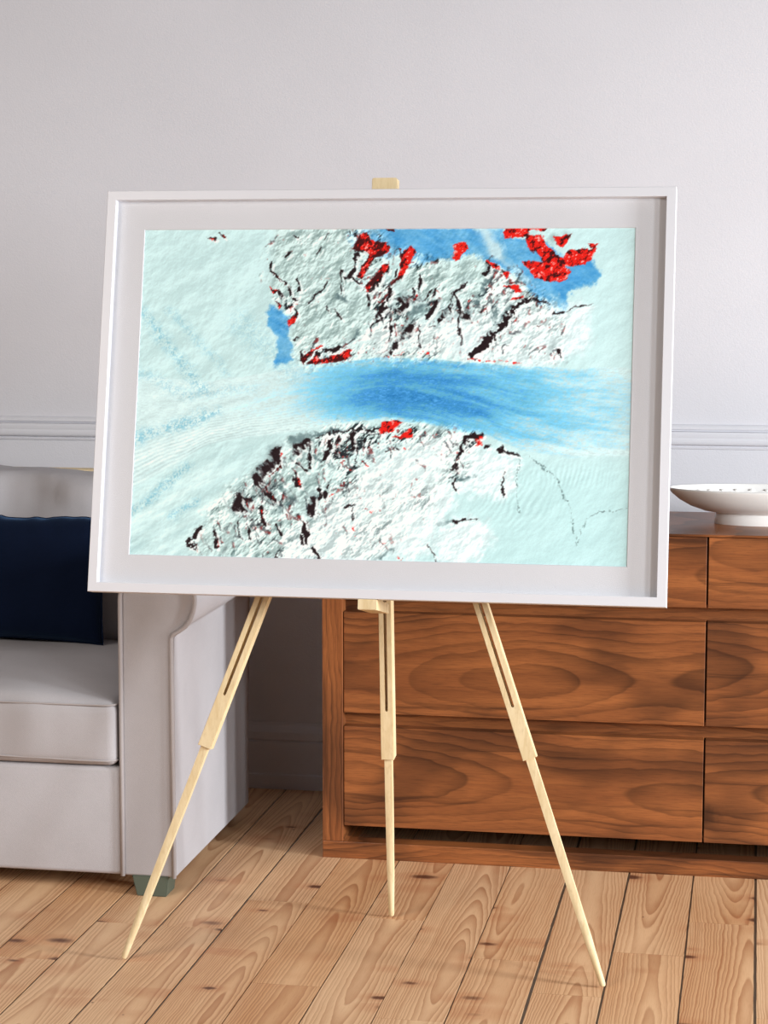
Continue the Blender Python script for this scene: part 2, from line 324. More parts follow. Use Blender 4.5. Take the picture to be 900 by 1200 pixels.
    # upper and lower edges of the glacier
    gu = np.interp(X[0], [-10,160,300,354,500,600,700,850,1016], [310,318,292,280,266,268,274,284,283])[None]
    gl = np.interp(X[0], [0,80,160,305,410,520,610,715,800,890,1016], [540,492,447,425,407,392,402,420,452,462,456])[None]
    gu = gu + 5*fbm(X, Y, 60, 3); gl = gl + 6*fbm(X+99, Y, 70, 3)
    t = (Y-gu)/(gl-gu)
    bandm = sstep(-.012, .012, t)*sstep(1.03, .97, t)
    lng = np.interp(X[0] + 30*fbm(X, Y, 120, 3)[H//2], [0,180,330,400,470,540,640,760,880,1016], [.05,.1,.2,.42,.70,.84,.84,.66,.44,.26])[None]
    ys = np.interp(X[0], [0,300,520,760,1016], [.55,.8,1.,.9,.75])[None]
    lines = fbm(X*.010+40, t*16*ys + 1.5*fbm(X, Y, 260, 2), 1., 5, .7)*1.15
    grain = fbm(X*.33, Y*1.1, 2.6, 3, .7)
    tt = (.55 + .45*sstep(0., .3, t))*sstep(1.15, .6, t)
    depth = np.clip(lng*(.35+.75*tt) + .30*lines*(.35+lng) + .42*grain*(.15+lng) - .12*sstep(.55, 1, t)*sstep(640, 420, X), 0, 1)
    # the deep part sinks towards the lower edge in the middle
    depth = np.clip(depth + .25*np.exp(-((X-560)/130)**2)*sstep(.3, .9, t)*sstep(1.02, .9, t), 0, 1)
    gc = np.zeros_like(C); gc[:] = (208, 236, 238)
    gc = mix(gc, (112, 194, 228), sstep(.12, .66, depth)); gc = mix(gc, (46, 130, 198), sstep(.6, 1.1, depth))
    fl = np.cos(t*150 + 8*fbm(X, Y, 160, 3))*sstep(560, 180, X)*sstep(.35, .8, t)
    gc += (12*np.sign(fl)*np.abs(fl)**1.6 + 18*lines*sstep(900, 300, X) + 40*grain*(.3+lng))[..., None]
    C = C*(1-bandm[..., None]) + gc*bandm[..., None]
    # flow lines fanning out at the left below the glacier, stippled blue streaks
    q = Y + .55*X; r = Y - .9*X
    fan = fbm(q*1.0, r*.12, 16, 4, .6)
    C += (26*fan*sstep(430, 120, X)*sstep(400, 470, Y))[..., None]*np.array([1., .85, .8])
    for (ax, ay, bx, by, w, k) in ((10,180,140,330,13,.8),(60,170,190,300,10,.45),(0,300,110,345,12,.5),(0,440,170,380,13,1.),(0,590,120,490,10,.9),(90,590,140,560,8,.8),(110,345,250,330,9,.4),(215,200,330,300,26,.4),(380,180,400,270,16,.5)):
        d = segdist(X + 10*fbm(X, Y, 40, 3), Y + 10*fbm(X+70, Y, 40, 3), (ax, ay), (bx, by))
        m = np.exp(-(d/w)**2)*k*np.clip(.45 + 1.3*noise(X/2.3, Y/2.3) + .5*noise(X/9, Y/9), 0, 1)
        C = mix(C, (128, 194, 214), np.clip(m, 0, 1)*.85)
    # lakes of blue ice
    bl = union(P['blue'], soft=5, warp=1.6)
    bcol = np.zeros_like(C); bcol[:] = (80, 162, 216)
    swirl = fbm(X + Y*.6, (Y - X*.5)*3, 60, 4, .6)
    bcol += (42*swirl + 10*grain)[..., None]*np.array([1.2, .8, .3])
    C = C*(1-bl[..., None]*.95) + bcol*bl[..., None]*.95
    pale = np.exp(-(segdist(wx, wy, (706, 0), (735, 48))/15)**2) + np.exp(-(segdist(wx, wy, (735, 48), (800, 110))/8)**2)*.6
    C = mix(C, (206, 232, 236), np.clip(pale, 0, 1)*.85)
    # relief
    rough = union(P['rough'], soft=20, warp=2.6); plat = union(P['plateau'], soft=10, warp=1.5); wht = union(P['white'], soft=16, warp=3.2)
    U = (X - Y)*.7071; V = (X + Y)*.7071
    hgt = ridged(V*.62 + 14*und, U*1.0, 95, 6)
    lo = np.where(Y > 380, 1., 0.)
    hgt = hgt*(1-lo) + lo*ridged(U*.75 + 12*und, V*.75, 88, 6)
    gy, gx = np.gradient(hgt); sh = -(gx*.75 + gy*.66)*W/9.5
    fine = fbm(X + .5*Y, Y - .3*X, 26, 5, .52); fy, fx = np.gradient(fine); fsh = -(fx*.7+fy*.7)*W/34
    low = sstep(330, 400, Y)*sstep(470, 330, X - (Y-430)*.35)*rough; plat = np.maximum(plat, low*.75)
    C = mix(C, (184, 211, 210), plat*.9); C = mix(C, (229, 249, 252), wht*.92)
    mid = rough*(1-.8*plat)*(1-.5*wht)*np.clip(.75 + 1.1*fbm(X+200, Y, 80, 2), .15, 1.2)
    C = mix(C, (214, 232, 230), mid*.7)
    amp = 2.5 + 20*plat + 26*mid + 11*wht
    C += (amp*(np.clip(fsh, -1.6, 1.2)) + 3.2*np.clip(hs, -3, 3)*(1-bandm)*(1-rough)*np.where(X + (Y > 400)*200 > 860, .45, 1.))[..., None]
    s2 = sh*mid
    C += (52*np.clip(s2, -1.3, .55)*(1-.55*wht))[..., None]
    dark = sstep(.8, 1.2, -s2 + .45*fine)*sstep(.2, .55, mid)*(1-.7*wht)
    C = mix(C, (22, 32, 38), dark*.85)
    spk = sstep(.34, .5, fbm(X+33, Y, 8, 2)*.7 + .3*fbm(X, Y+40, 34, 2) + .16*(mid-.6))*rough
    spk = spk*(1-.5*wht); C = mix(C, (28, 16, 20), spk*.4*(1-plat)); C = mix(C, (190, 24, 20), spk*sstep(.1, .4, noise(X/4.+9, Y/4.))*.55*(1-plat*.7))
    for w, q in S['gray']: C = mix(C, (92, 118, 122), stroke(q, w*1.1, soft=4)*np.clip(.7+1.1*fine, .2, 1))
    for q in P['black']: C = mix(C, (120, 146, 150), poly(q, soft=14, warp=2., grow=6)*np.clip(.55 + 1.2*fine, 0, .9))
    for w, q in S['fleck']: C = mix(C, (112, 140, 142), stroke(q, w, 1.)*np.clip(.55+noise(X/3, Y/3), 0, 1))
    # white lit flank right below every dark ridge, then the ridge itself
    rd = np.zeros(X.shape); kk = np.zeros(X.shape)
    for w, q in S['black']: kk = np.maximum(kk, stroke(q, w))
    k2 = np.zeros(X.shape); n = 0; place = rough*(1-bandm)*(1-.8*bl)*(1-.82*plat*(Y < 380))*np.clip(1 - .75*wht*(Y > 380) - .5*wht*(Y < 380), 0, 1)
    while n < 230:
        px, py = rng.uniform(0, 1016), rng.uniform(0, 678)
        if place[int(py/678*H), int(px/1016*W)] < rng.uniform(.2, 1): continue
        up = py < 380; ang = rng.normal(-.85, .35) if up else rng.normal(1.25, .45)
        L = rng.uniform(5, 20); a0 = (px, py); a1 = (px + L*math.cos(ang), py + L*math.sin(ang)); a2 = (a1[0] + .6*L*math.cos(ang+rng.normal(0, .6)), a1[1] + .6*L*math.sin(ang+rng.normal(0, .6)))
        k2 = np.maximum(k2, stroke([a0, a1, a2], rng.uniform(.7, 2.8), soft=1.6)*rng.uniform(.3, .95)); n += 1
    m2 = max(2, W//200)
    C = mix(C, (246, 254, 254), np.roll(np.roll(k2, m2, 0), m2, 1)*.6*(1-bl)); C = mix(C, (34, 34, 40), k2*.85)
    C = mix(C, (176, 22, 20), np.roll(k2, 1, 1)*sstep(.2, .6, fbm(X+77, Y, 11, 2)*1.6)*.6)
    for q in P['black']: kk = np.maximum(kk, poly(q, soft=1.8, warp=1.3, grow=1.)*np.clip(.95+3.0*fbm(U, V*.5, 11, 4, .65), .08, 1))
    n = max(2, W//170)
    C = mix(C, (244, 253, 253), np.roll(np.roll(kk, n, 0), n, 1)*.75*(1-bl))
    for q in P['red']: rd = np.maximum(rd, poly(q, soft=1.4, warp=1., grow=1.2))
    for w, q in S['red']: rd = np.maximum(rd, stroke(q, w)*sstep(-.25, .1, noise(X/5, Y/5)))
    C = mix(C, (26, 10, 14), kk*.96)
    rc = np.zeros_like(C); rc[:] = (226, 28, 18)
    tex = noise(X/5+3, Y/4.)*.6 + noise(X/2.3, Y/2.3)*.5
    west = sstep(600, 520, X + .2*Y)
    tex = fbm(U*.8, V*1.3, 11, 4, .75)*1.3; rc = mix(rc, (52, 8, 12), sstep(.05, .35, tex + .28*west)*.92); rc = mix(rc, (240, 200, 196), sstep(.42, .6, -tex)*.75)
    C = C*(1-rd[..., None]) + rc*rd[..., None]
    # ripples below right
    rip = np.cos((X*.8 + .45*Y + 16*fbm(X, Y, 70, 2))*.62)*np.exp(-((X-790)/75)**2 - ((Y-555)/50)**2) + np.cos((X + .2*Y + 12*fbm(X, Y, 70, 2))*.7)*np.exp(-((X-900)/80)**2 - ((Y-500)/26)**2)
    C += (9*rip)[..., None]
    C += (rng.normal(0, 2.2, X.shape))[..., None]
    # printed dashes along the trimmed edge
    e = 3.6
    C = mix(C, (70, 84, 90), ((X < e) & (np.sin(Y*.42) > .35)).astype(float)*.8)
    C = mix(C, (236, 252, 252), (((X > 1016-e) | (Y > 678-e) | (Y < e)) & (np.sin((X+Y)*.07) > -.2)).astype(float)*.7)
    return np.clip(C, 0, 255)

# ------------------------------------------------------------------ colours
PINE = [lin(c) for c in ((226, 183, 139), (208, 158, 112), (232, 198, 160), (156, 94, 54), (176, 102, 62), (74, 34, 22))]
WALNUT = [lin(c) for c in ((166, 101, 56), (134, 78, 43), (90, 52, 30), (52, 28, 16), (30, 16, 10))]
BIRCH = [lin(c) for c in ((230, 211, 172), (217, 194, 150), (200, 174, 130))]
M_WALL = wall_paint('white_wall_paint', lin((211, 211, 217)))
M_TRIM = wall_paint('white_trim_paint', lin((213, 213, 219)), 420)
M_GAP = flat_paint('dusty_board_gap', lin((128, 121, 112)), .9, .1)
M_PINE = pine_floor()
M_WAL_X = walnut('walnut_along', 'x'); M_WAL_Z = walnut('walnut_upright', 'z'); M_WAL_Y = walnut('walnut_across', 'y')
M_BIRCH = birch('pale_birch')
M_LINEN = fabric('light_grey_linen', lin((179, 176, 179)))
M_PIPE = fabric('linen_piping', lin((172, 166, 166)), 900, .2)
M_NAVY = fabric('navy_velvet', lin((5, 18, 42)), 800, .3, (.22, .4, (.2, .45, .9)), .2)
M_FOOT = flat_paint('grey_green_painted_wood', lin((84, 90, 77)), .6, .3, .1)
M_FRAME = flat_paint('white_frame_lacquer', lin((217, 218, 224)), .4, .35)
M_MAT = wall_paint('off_white_mat_board', lin((208, 209, 214)), 600)
M_BACKING = flat_paint('brown_backing_board', lin((150, 112, 76)), .8, .2)
M_BOWL = flat_paint('glazed_white_ceramic', lin((240, 238, 235)), .22, .5, .02)

# ------------------------------------------------------------------ room shell
WALL_Y = 5.475
bm = bmesh.new(); box(bm, -5.2, 3.6, WALL_Y, WALL_Y+.12, -.02, 3.1)
obj('wall_back', bm, M_WALL, kind='structure')
# chair rail: profile (y, z) run along the wall
w = WALL_Y
rail = [(w+.01, .968), (w-.005, .968), (w-.006, .972), (w-.003, .9735), (w-.003, .9770), (w-.012, .9785), (w-.015, .982), (w-.0165, .987), (w-.0165, .992), (w-.0145, .997), (w-.016, 1.002),
        (w-.0165, 1.008), (w-.014, 1.0135), (w-.002, 1.0150), (w-.002, 1.0195), (w-.011, 1.0200), (w-.0105, 1.026), (w-.006, 1.031), (w-.002, 1.033), (w+.01, 1.033)]
bm = bmesh.new(); prism(bm, rail, 'x', -5.2, 3.6); obj('trim_1', bm, M_TRIM, kind='structure')
skirt = [(w+.01, 0), (w-.022, 0), (w-.022, .040), (w-.017, .043), (w-.017, .132), (w-.013, .136), (w-.017, .140), (w-.016, .160), (w-.010, .172), (w-.006, .178), (w-.004, .186), (w+.01, .186)]
bm = bmesh.new(); prism(bm, skirt, 'x', -5.2, 3.6); obj('baseboard_back', bm, M_TRIM, kind='structure')

def build_floor():
    edges = {-11: -1.562, -10: -1.418, -9: -1.270, -8: -1.127, -7: -.983, -6: -.838, -5: -.702, -4: -.5645, -3: -.420, -2: -.277, -1: -.125, 0: .0207}
    gaps = {-11: .004, -10: .0042, -9: .0046, -8: .0052, -7: .0018, -6: .0026, -5: .0015, -4: .0022, -3: .0064, -2: .0046, -1: .0034, 0: .0055}
    ends = {-10: [2.9, 4.224], -2: [2.6, 4.221], -3: [3.942], -11: [3.963], -8: [4.441], -1: [3.2, 4.456], -9: [4.225, 3.55], -7: [3.9], -4: [4.13], -6: [4.36], -5: [3.75]}
    bm = bmesh.new(); lay = bm.verts.layers.float_vector.new('board_coord'); dark = []
    rnd = random.Random(11)
    for k in range(-36, 26):
        xa = edges.get(k, .0207 + .1444*k) ; xb = edges.get(k+1, .0207 + .1444*(k+1))
        ga = gaps.get(k, .003); gb = gaps.get(k+1, .003)
        cuts = sorted(ends.get(k, [rnd.uniform(.8, 2.3), rnd.uniform(2.6, 4.6)]))
        ys = [-.6] + cuts + [WALL_Y+.02]
        for i in range(len(ys)-1):
            r = rnd.random(); off = rnd.uniform(-.02, .02)
            y0, y1 = ys[i] + (.0003 if i else 0), ys[i+1] - .0003
            t = bmesh.new(); bmesh.ops.create_cube(t, size=1)
            x0, x1 = xa + ga/2, xb - gb/2
            for v in t.verts: v.co = Vector(((x0+x1)/2 + v.co.x*(x1-x0), (y0+y1)/2 + v.co.y*(y1-y0), -.011 + v.co.z*.022))
            # ragged, worn long edges
            bmesh.ops.subdivide_edges(t, edges=[e for e in t.edges if abs((e.verts[0].co-e.verts[1].co).y) > .5*(y1-y0)], cuts=40)
            for v in t.verts:
                if v.co.z > -.005:
                    s = 1 if v.co.x > (x0+x1)/2 else -1
                    v.co.x -= s*abs(rnd.gauss(0, .00045))
            l2 = t.verts.layers.float_vector.new('board_coord')
            for v in t.verts: v[l2] = Vector((v.co.x-(x0+x1)/2+off, v.co.y, r))
            join(bm, t)
    o = obj('floor', bm, M_PINE, kind='structure')
    bm = bmesh.new(); box(bm, -5.2, 3.7, -.6, WALL_Y+.1, -.05, -.0225)
    box(bm, -5.2, 3.7, -.6, WALL_Y, -.0225, -.0028)
    o.data.materials.append(M_GAP)
    me = bpy.data.meshes.new('filler'); bm.to_mesh(me); bm.free()
    b2 = bmesh.new(); b2.from_mesh(o.data); n0 = len(b2.faces); b2.from_mesh(me); b2.faces.ensure_lookup_table()
    for f in b2.faces[n0:]: f.material_index = 1
    b2.to_mesh(o.data); b2.free(); bpy.data.meshes.remove(me)
build_floor()

# ------------------------------------------------------------------ soft shapes
def soft_box(lo, hi, r, fn=None, n=14):
    """rounded box with a deform function fn(co, unit) for upholstery"""
    lo = Vector(lo); hi = Vector(hi); c = (lo+hi)/2; s = (hi-lo)/2
    def ticks(h):
        k = min(.98, r/h); e = [-1, -1+.25*k, -1+.6*k, -1+k]
        mid = [(-1+k) + (2-2*k)*i/n for i in range(1, n)]
        return e + mid + [-q for q in e[::-1]]
    T = [ticks(s.x), ticks(s.y), ticks(s.z)]
    t = bmesh.new()
    for ax in range(3):
        a, b = [(1, 2), (2, 0), (0, 1)][ax]
        for sg in (-1, 1):
            g = []
            for u in T[a]:
                row = []
                for v in T[b]:
                    p = [0, 0, 0]; p[ax] = sg; p[a] = u; p[b] = v
                    q = Vector((p[0]*s.x, p[1]*s.y, p[2]*s.z))
                    inn = Vector([max(-(s[i]-r), min(s[i]-r, q[i])) for i in range(3)])
                    d = q - inn
                    if d.length > 1e-9: q = inn + d.normalized()*r
                    row.append(t.verts.new(c+q))
                g.append(row)
            for i in range(len(g)-1):
                for j in range(len(g[0])-1):
                    f = (g[i][j], g[i+1][j], g[i+1][j+1], g[i][j+1])
                    t.faces.new(f if sg > 0 else f[::-1])
    bmesh.ops.remove_doubles(t, verts=t.verts, dist=1e-5)
    if fn:
        for v in t.verts:
            u = Vector(((v.co.x-c.x)/s.x, (v.co.y-c.y)/s.y, (v.co.z-c.z)/s.z)); v.co = fn(v.co.copy(), u)
    return t

def vnoise(x, y, seed=0):
    def h(i, j): 
        q = math.sin(i*127.1 + j*311.7 + seed*74.7)*43758.5453; return q - math.floor(q)
    i, j = math.floor(x), math.floor(y); fx, fy = x-i, y-j
    fx = fx*fx*(3-2*fx); fy = fy*fy*(3-2*fy)
    return ((h(i, j)*(1-fx)+h(i+1, j)*fx)*(1-fy) + (h(i, j+1)*(1-fx)+h(i+1, j+1)*fx)*fy)*2 - 1

# ------------------------------------------------------------------ sofa
def build_sofa():
    XI, XM = -1.420, -2.185                      # inner face of the right arm, middle of the sofa
    YF, YB = 4.430, 5.140
    so = thing('sofa', 'light grey linen sofa with rolled arms and piped cushions against the white wall', 'sofa', (XM, 4.80, 0))
    mir = lambda x: 2*XM - x
    bm = bmesh.new(); box(bm, mir(XI+.01), XI+.004, YF+.002, YB, .044, .300, .012, 3)
    obj('base', bm, M_LINEN, so, True, angle=50)
    prof = [(-1.297, .044), (-1.297, .604), (-1.2955, .610), (-1.290, .615), (-1.279, .621), (-1.264, .632), (-1.252, .648), (-1.245, .666), (-1.2415, .684)]
    prof += [(-1.329 + .088*math.cos(a), .694 + .088*math.sin(a)) for a in [math.pi*i/16 for i in range(17)]]
    prof += [(-1.4175, .66), (-1.4185, .40), (-1.420, .044)]
    for side in (1, -1):
        pr = prof if side == 1 else [(mir(x), z) for x, z in prof]
        bm = bmesh.new(); prism(bm, pr, 'y', YF+.004, YB, .006)
        arm = obj('arm', bm, M_LINEN, so, True, angle=35)
        bm = bmesh.new()
        cx = sum(p[0] for p in pr)/len(pr)
        pts = [(x, YF+.001, z) for x, z in pr]
        tube(bm, pts, .0052, 8)
        obj('piping', bm, M_PIPE, arm, True)
    # sloping back
    bm = bmesh.new(); prism(bm, [(5.00, .30), (5.06, .82), (5.085, .862), (5.12, .880), (5.165, .880), (5.20, .862), (5.215, .82), (YB, .044), (5.05, .044)], 'x', mir(-1.335), -1.335, .008)
    obj('backrest', bm, M_LINEN, so, True, angle=40)
    bm = bmesh.new(); box(bm, mir(-1.37), -1.37, 5.185, 5.240, .872, .9130, .006, 2)
    obj('top_rail', bm, M_BIRCH, so, label='pale bare wooden rail along the top of the sofa back')
    # seat cushions
    for i, (x0, x1) in enumerate(((-2.186, -1.4285), (-2.942, -2.186))):
        lo, hi = (x0, 4.418, .302), (x1, 5.02, .450)
        def fn(co, u, i=i):
            ex = 1-abs(u.x)**4; ey = 1-max(0, -u.y)**6*.9
            if u.z > .2: co.z += .058*ex*min(1, max(0, (u.y+1)*1.0))**.42*(.5+.5*u.z)*(1 - .25*max(0, u.y)**3)
            if u.y < -.5:
                co.y -= .008*ex*(1-abs(u.z)**3)
                co.y += .0065*(vnoise(co.x*26, co.z*4, 3+i))*(1-abs(u.z)**4)*ex
            co.z += .0025*vnoise(co.x*9, co.y*9, 7+i)*max(0, u.z)
            return co
        t = soft_box(lo, hi, .022, fn, 26); cu = obj('seat_cushion', t, M_LINEN, so, True)
        for z in (.446, .318):
            loop = []; R = .026
            for cx, cy, a0 in ((x1-R, 5.02-R, 0), (x0+R, 5.02-R, 90), (x0+R, 4.418+R, 180), (x1-R, 4.418+R, 270)):
                for k in range(7):
                    a = math.radians(a0+15*k); loop.append([cx+R*math.cos(a), cy+R*math.sin(a), z])
            full = []
            for k in range(len(loop)):
                a, b = loop[k], loop[(k+1) % len(loop)]; L = math.dist(a, b); m = max(1, int(L/.03))
                for q in range(m): full.append([a[j]+(b[j]-a[j])*q/m for j in range(3)])
            for p in full:
                u = (p[0]-(x0+x1)/2)/((x1-x0)/2)
                if p[1] < 4.45:
                    p[1] -= .002*(1-u**4)
                    if z < .4: p[2] += .003*vnoise(p[0]*8, 1.5, i)
                if z > .4:
                    p[2] += .052*(1-abs(u)**4)*max(0, (p[1]-4.418)/.301)**.55*.8 if p[1] > 4.45 else 0
            bm = bmesh.new(); tube(bm, full, .0026, 6, True); obj('piping', bm, M_PIPE, cu, True)
    # back cushions
    for i, (x0, x1) in enumerate(((-2.184, -1.436), (-2.936, -2.186))):
        lo, hi = (x0, 4.975, .475), (x1, 5.150, .921)
        def fn(co, u, i=i):
            ex = 1-abs(u.x)**4; ez = 1-abs(u.z)**3
            co.y -= .030*ex*ez*(1 if u.y < 0 else -.3)
            if u.z > .3:
                k = (u.z-.3)/.7
                w = math.sin(co.x*34 + 2*vnoise(co.x*5, 1, 5+i))*.5 + vnoise(co.x*22, co.z*7, 2+i)
                co.y += .034*k*w*(1 if u.y < .6 else .3); co.z += .0080*k*vnoise(co.x*13, 2.2, 9+i)
                co.z -= .016*k*max(0, min(1, (co.x+1.93)/.2)) if i == 0 else 0
            co.y += (co.z-.47)*.13
            co.y += .003*vnoise(co.x*10, co.z*10, 21)
            return co
        t = soft_box(lo, hi, .042, fn, 30); cu = obj('back_cushion', t, M_LINEN, so, True)
    # tapered feet
    for xs in (1, -1):
        for y0, y1 in ((4.425, 4.494), (5.06, 5.125)):
            xa, xb = (-1.385, -1.315) if y0 < 4.5 else (-1.40, -1.345)
            bm = bmesh.new(); t = bmesh.new(); bmesh.ops.create_cube(t, size=1)
            for v in t.verts:
                top = v.co.z > 0; x = (xb + (.003 if top else 0)) if v.co.x > 0 else (xa - (.014 if top else 0))
                y = (y0 + .012 if top else y0) if v.co.y < 0 else (y1 + (.012 if top else 0))
                if y0 < 4.5 and v.co.y < 0: y = y0 + (.008 if top else 0)
                v.co = Vector((x if xs == 1 else mir(x), y, .046 if top else 0))
            bmesh.ops.bevel(t, geom=list(t.edges), offset=.002, segments=2, affect='EDGES'); join(bm, t)
            obj('leg', bm, M_FOOT, so, label='grey-green tapered wooden foot')
build_sofa()

# ------------------------------------------------------------------ navy pillow
def build_pillow():
    rt = thing('throw_pillow', 'dark navy velvet throw pillow leaning in the sofa beside the arm', 'pillow', (-1.84, 4.90, .50))
    n = 46; w, h, T = .245, .161, .066
    bm = bmesh.new(); sh = []
    for sg in (-1, 1):
        g = []
        for j in range(n+1):
            row = []
            for i in range(n+1):
                u = -1+2*i/n; v = -1+2*j/n
                e = (1-abs(u)**2.6)*(1-abs(v)**2.6)
                th = T*max(0, e)**.42
                # sides drawn in between the corners
                x = u*w*(1-.05*(1-v*v)*abs(u)**3); z = v*h*(1-.055*(1-u*u)*abs(v)**3)
                pk = vnoise(x*46, v*2.5, 4)*.006*max(0, abs(v)-.35)*(1-abs(v)**8) + vnoise(x*16+3, z*16, 8)*.004
                y = sg*(th + pk*(1-max(abs(u), abs(v))**10)) 
                if v > .93: z += .003*vnoise(x*40, 0, 3)
                row.append(bm.verts.new((x, y, z)))
            g.append(row)
        for j in range(n):
            for i in range(n):
                f = (g[j][i], g[j][i+1], g[j+1][i+1], g[j+1][i])
                bm.faces.new(f if sg < 0 else f[::-1])
    bmesh.ops.remove_doubles(bm, verts=bm.verts, dist=1e-5)
    R = Matrix.Translation((-1.843, 4.893, .665)) @ Matrix.Rotation(math.radians(-11), 4, 'X') @ Matrix.Rotation(math.radians(.8), 4, 'Y')
    bm.transform(R)
    cov = obj('cover', bm, M_NAVY, rt, True)
    # edge seam
    bm = bmesh.new(); pts = []
    for k in range(4*n):
        s, i = divmod(k, n); t = -1+2*i/n
        u, v = [(t, -1), (1, t), (-t, 1), (-1, -t)][s]
        x = u*w*(1-.05*(1-v*v)*abs(u)**3); z = v*h*(1-.055*(1-u*u)*abs(v)**3)
        if v > .93: z += .003*vnoise(x*40, 0, 3)
        pts.append(R @ Vector((x, 0, z)))
    tube(bm, pts, .0022, 6, True); obj('seam', bm, M_NAVY, rt, True)
build_pillow()

# ------------------------------------------------------------------ sideboard
def build_sideboard():
    X0, X1, YF, YB, ZT = -1.029, .819, 4.813, 5.285, .8215
    XC = -.105
    sb = thing('sideboard', 'walnut sideboard with six plain drawers standing on a low sled base', 'sideboard', (XC, 5.05, 0))
    for a, b in ((X0, X0+.051), (X1-.051, X1)):
        bm = bmesh.new(); box(bm, a, b, YF, YB, .0425, ZT-.0062, .0015); obj('side_panel', bm, M_WAL_Z, sb)
    bm = bmesh.new(); box(bm, X0-.0005, X1+.0005, YF-.001, YB, ZT-.006, ZT, .002); obj('top_board', bm, M_WAL_X, sb)
    bm = bmesh.new()
    box(bm, X0, X1, YF, YF+.05, 0, .042, .0015); box(bm, X0, X1, YB-.05, YB, 0, .042, .0015)
    for a, b in ((X0, X0+.051), (X1-.051, X1)): box(bm, a, b, YF+.05, YB-.05, 0, .042)
    # little fillet blocks in the inner corners
    for s, x in ((1, X0+.051), (-1, X1-.051)):
        prism(bm, [(x, .042), (x+s*.010, .042), (x+s*.0025, .0455), (x, .056)], 'y', YF+.006, YF+.045)
    obj('sled_base', bm, M_WAL_X, sb)
    bm = bmesh.new(); box(bm, X0+.051, X1-.051, YF+.052, YB-.012, .080, ZT-.007); obj('carcass', bm, M_WAL_X, sb)
    rows = ((.0815, .3295), (.3635, .6125), (.6465, .8140))
    for z0, z1 in ((.3295, .3635), (.6125, .6465)):
        bm = bmesh.new(); box(bm, X0+.051, X1-.051, YF+.040, YF+.056, z0-.004, z1+.004); obj('rail', bm, M_WAL_X, sb)
    for z0, z1 in rows:
        for a, b in ((X0+.0525, XC-.002), (XC+.002, X1-.0525)):
            bm = bmesh.new(); box(bm, a, b, YF+.006, YF+.051, z0, z1, .0012); d = obj('drawer', bm, M_WAL_X, sb)
build_sideboard()

# ------------------------------------------------------------------ bowl
def build_bowl():
    cx, cy, z0 = .030, 5.050, .8215
    ky = .46
    rt = thing('bowl', 'shallow white oval ceramic bowl with ring foot standing on the walnut sideboard', 'bowl', (cx, cy, z0))
    outer = [(.118, .026), (.150, .031), (.185, .043), (.212, .058), (.230, .073), (.2375, .082)]
    rim = [(.2385, .0855), (.2365, .0875), (.2335, .0865)]
    inner = [(.226, .0765), (.205, .062), (.170, .048), (.120, .040), (.06, .037), (.001, .036)]
    def lathe(P, n=96, close=False):
        bm = bmesh.new(); R = []
        for r, z in P: R.append([bm.verts.new((cx + r*math.cos(2*math.pi*k/n), cy + ky*r*math.sin(2*math.pi*k/n), z0+z)) for k in range(n)])
        for i in range(len(P)-(0 if close else 1)):
            A, B = R[i], R[(i+1) % len(P)]
            for k in range(n): bm.faces.new((A[k], A[(k+1) % n], B[(k+1) % n], B[k]))
        return bm
    bm = lathe([(.001, .026)] + outer + rim + inner)
    # pressed pattern of small beads round the inside of the rim
    for row, (r, z, s) in enumerate(((.217, .0715, .0056), (.193, .0568, .0046))):
        m = 36
        for k in range(m):
            a = 2*math.pi*(k+.5*row)/m
            t = bmesh.new(); bmesh.ops.create_icosphere(t, subdivisions=2, radius=1)
            for v in t.verts: v.co = Vector((cx + r*math.cos(a) + v.co.x*s*1.3, cy + ky*r*math.sin(a) + v.co.y*s*.7, z0 + z + .0012 + v.co.z*s*.55))
            join(bm, t)
    obj('basin', bm, M_BOWL, rt, True)
    bm = lathe([(.122, .027), (.124, .024), (.1265, .002), (.1255, 0), (.112, 0), (.110, .004), (.110, .027)], close=True)
    obj('foot_ring', bm, M_BOWL, rt, True, angle=40)
build_bowl()

# ------------------------------------------------------------------ easel
def slab(bm, o, ex, ey, ez, pts, t0, t1, bev=.0012):
    """outline pts in the ex/ey plane at o, given thickness t0..t1 along ez"""
    t = bmesh.new()
    A = [t.verts.new(o + ex*p[0] + ey*p[1] + ez*t0) for p in pts]; B = [t.verts.new(o + ex*p[0] + ey*p[1] + ez*t1) for p in pts]
    n = len(pts); fa = t.faces.new(A); fb = t.faces.new(B[::-1])
    for i in range(n): t.faces.new((A[i], A[(i+1) % n], B[(i+1) % n], B[i]))
    if bev: bmesh.ops.bevel(t, geom=list(set(list(fa.edges)+list(fb.edges))), offset=bev, segments=2, affect='EDGES')
    join(bm, t)

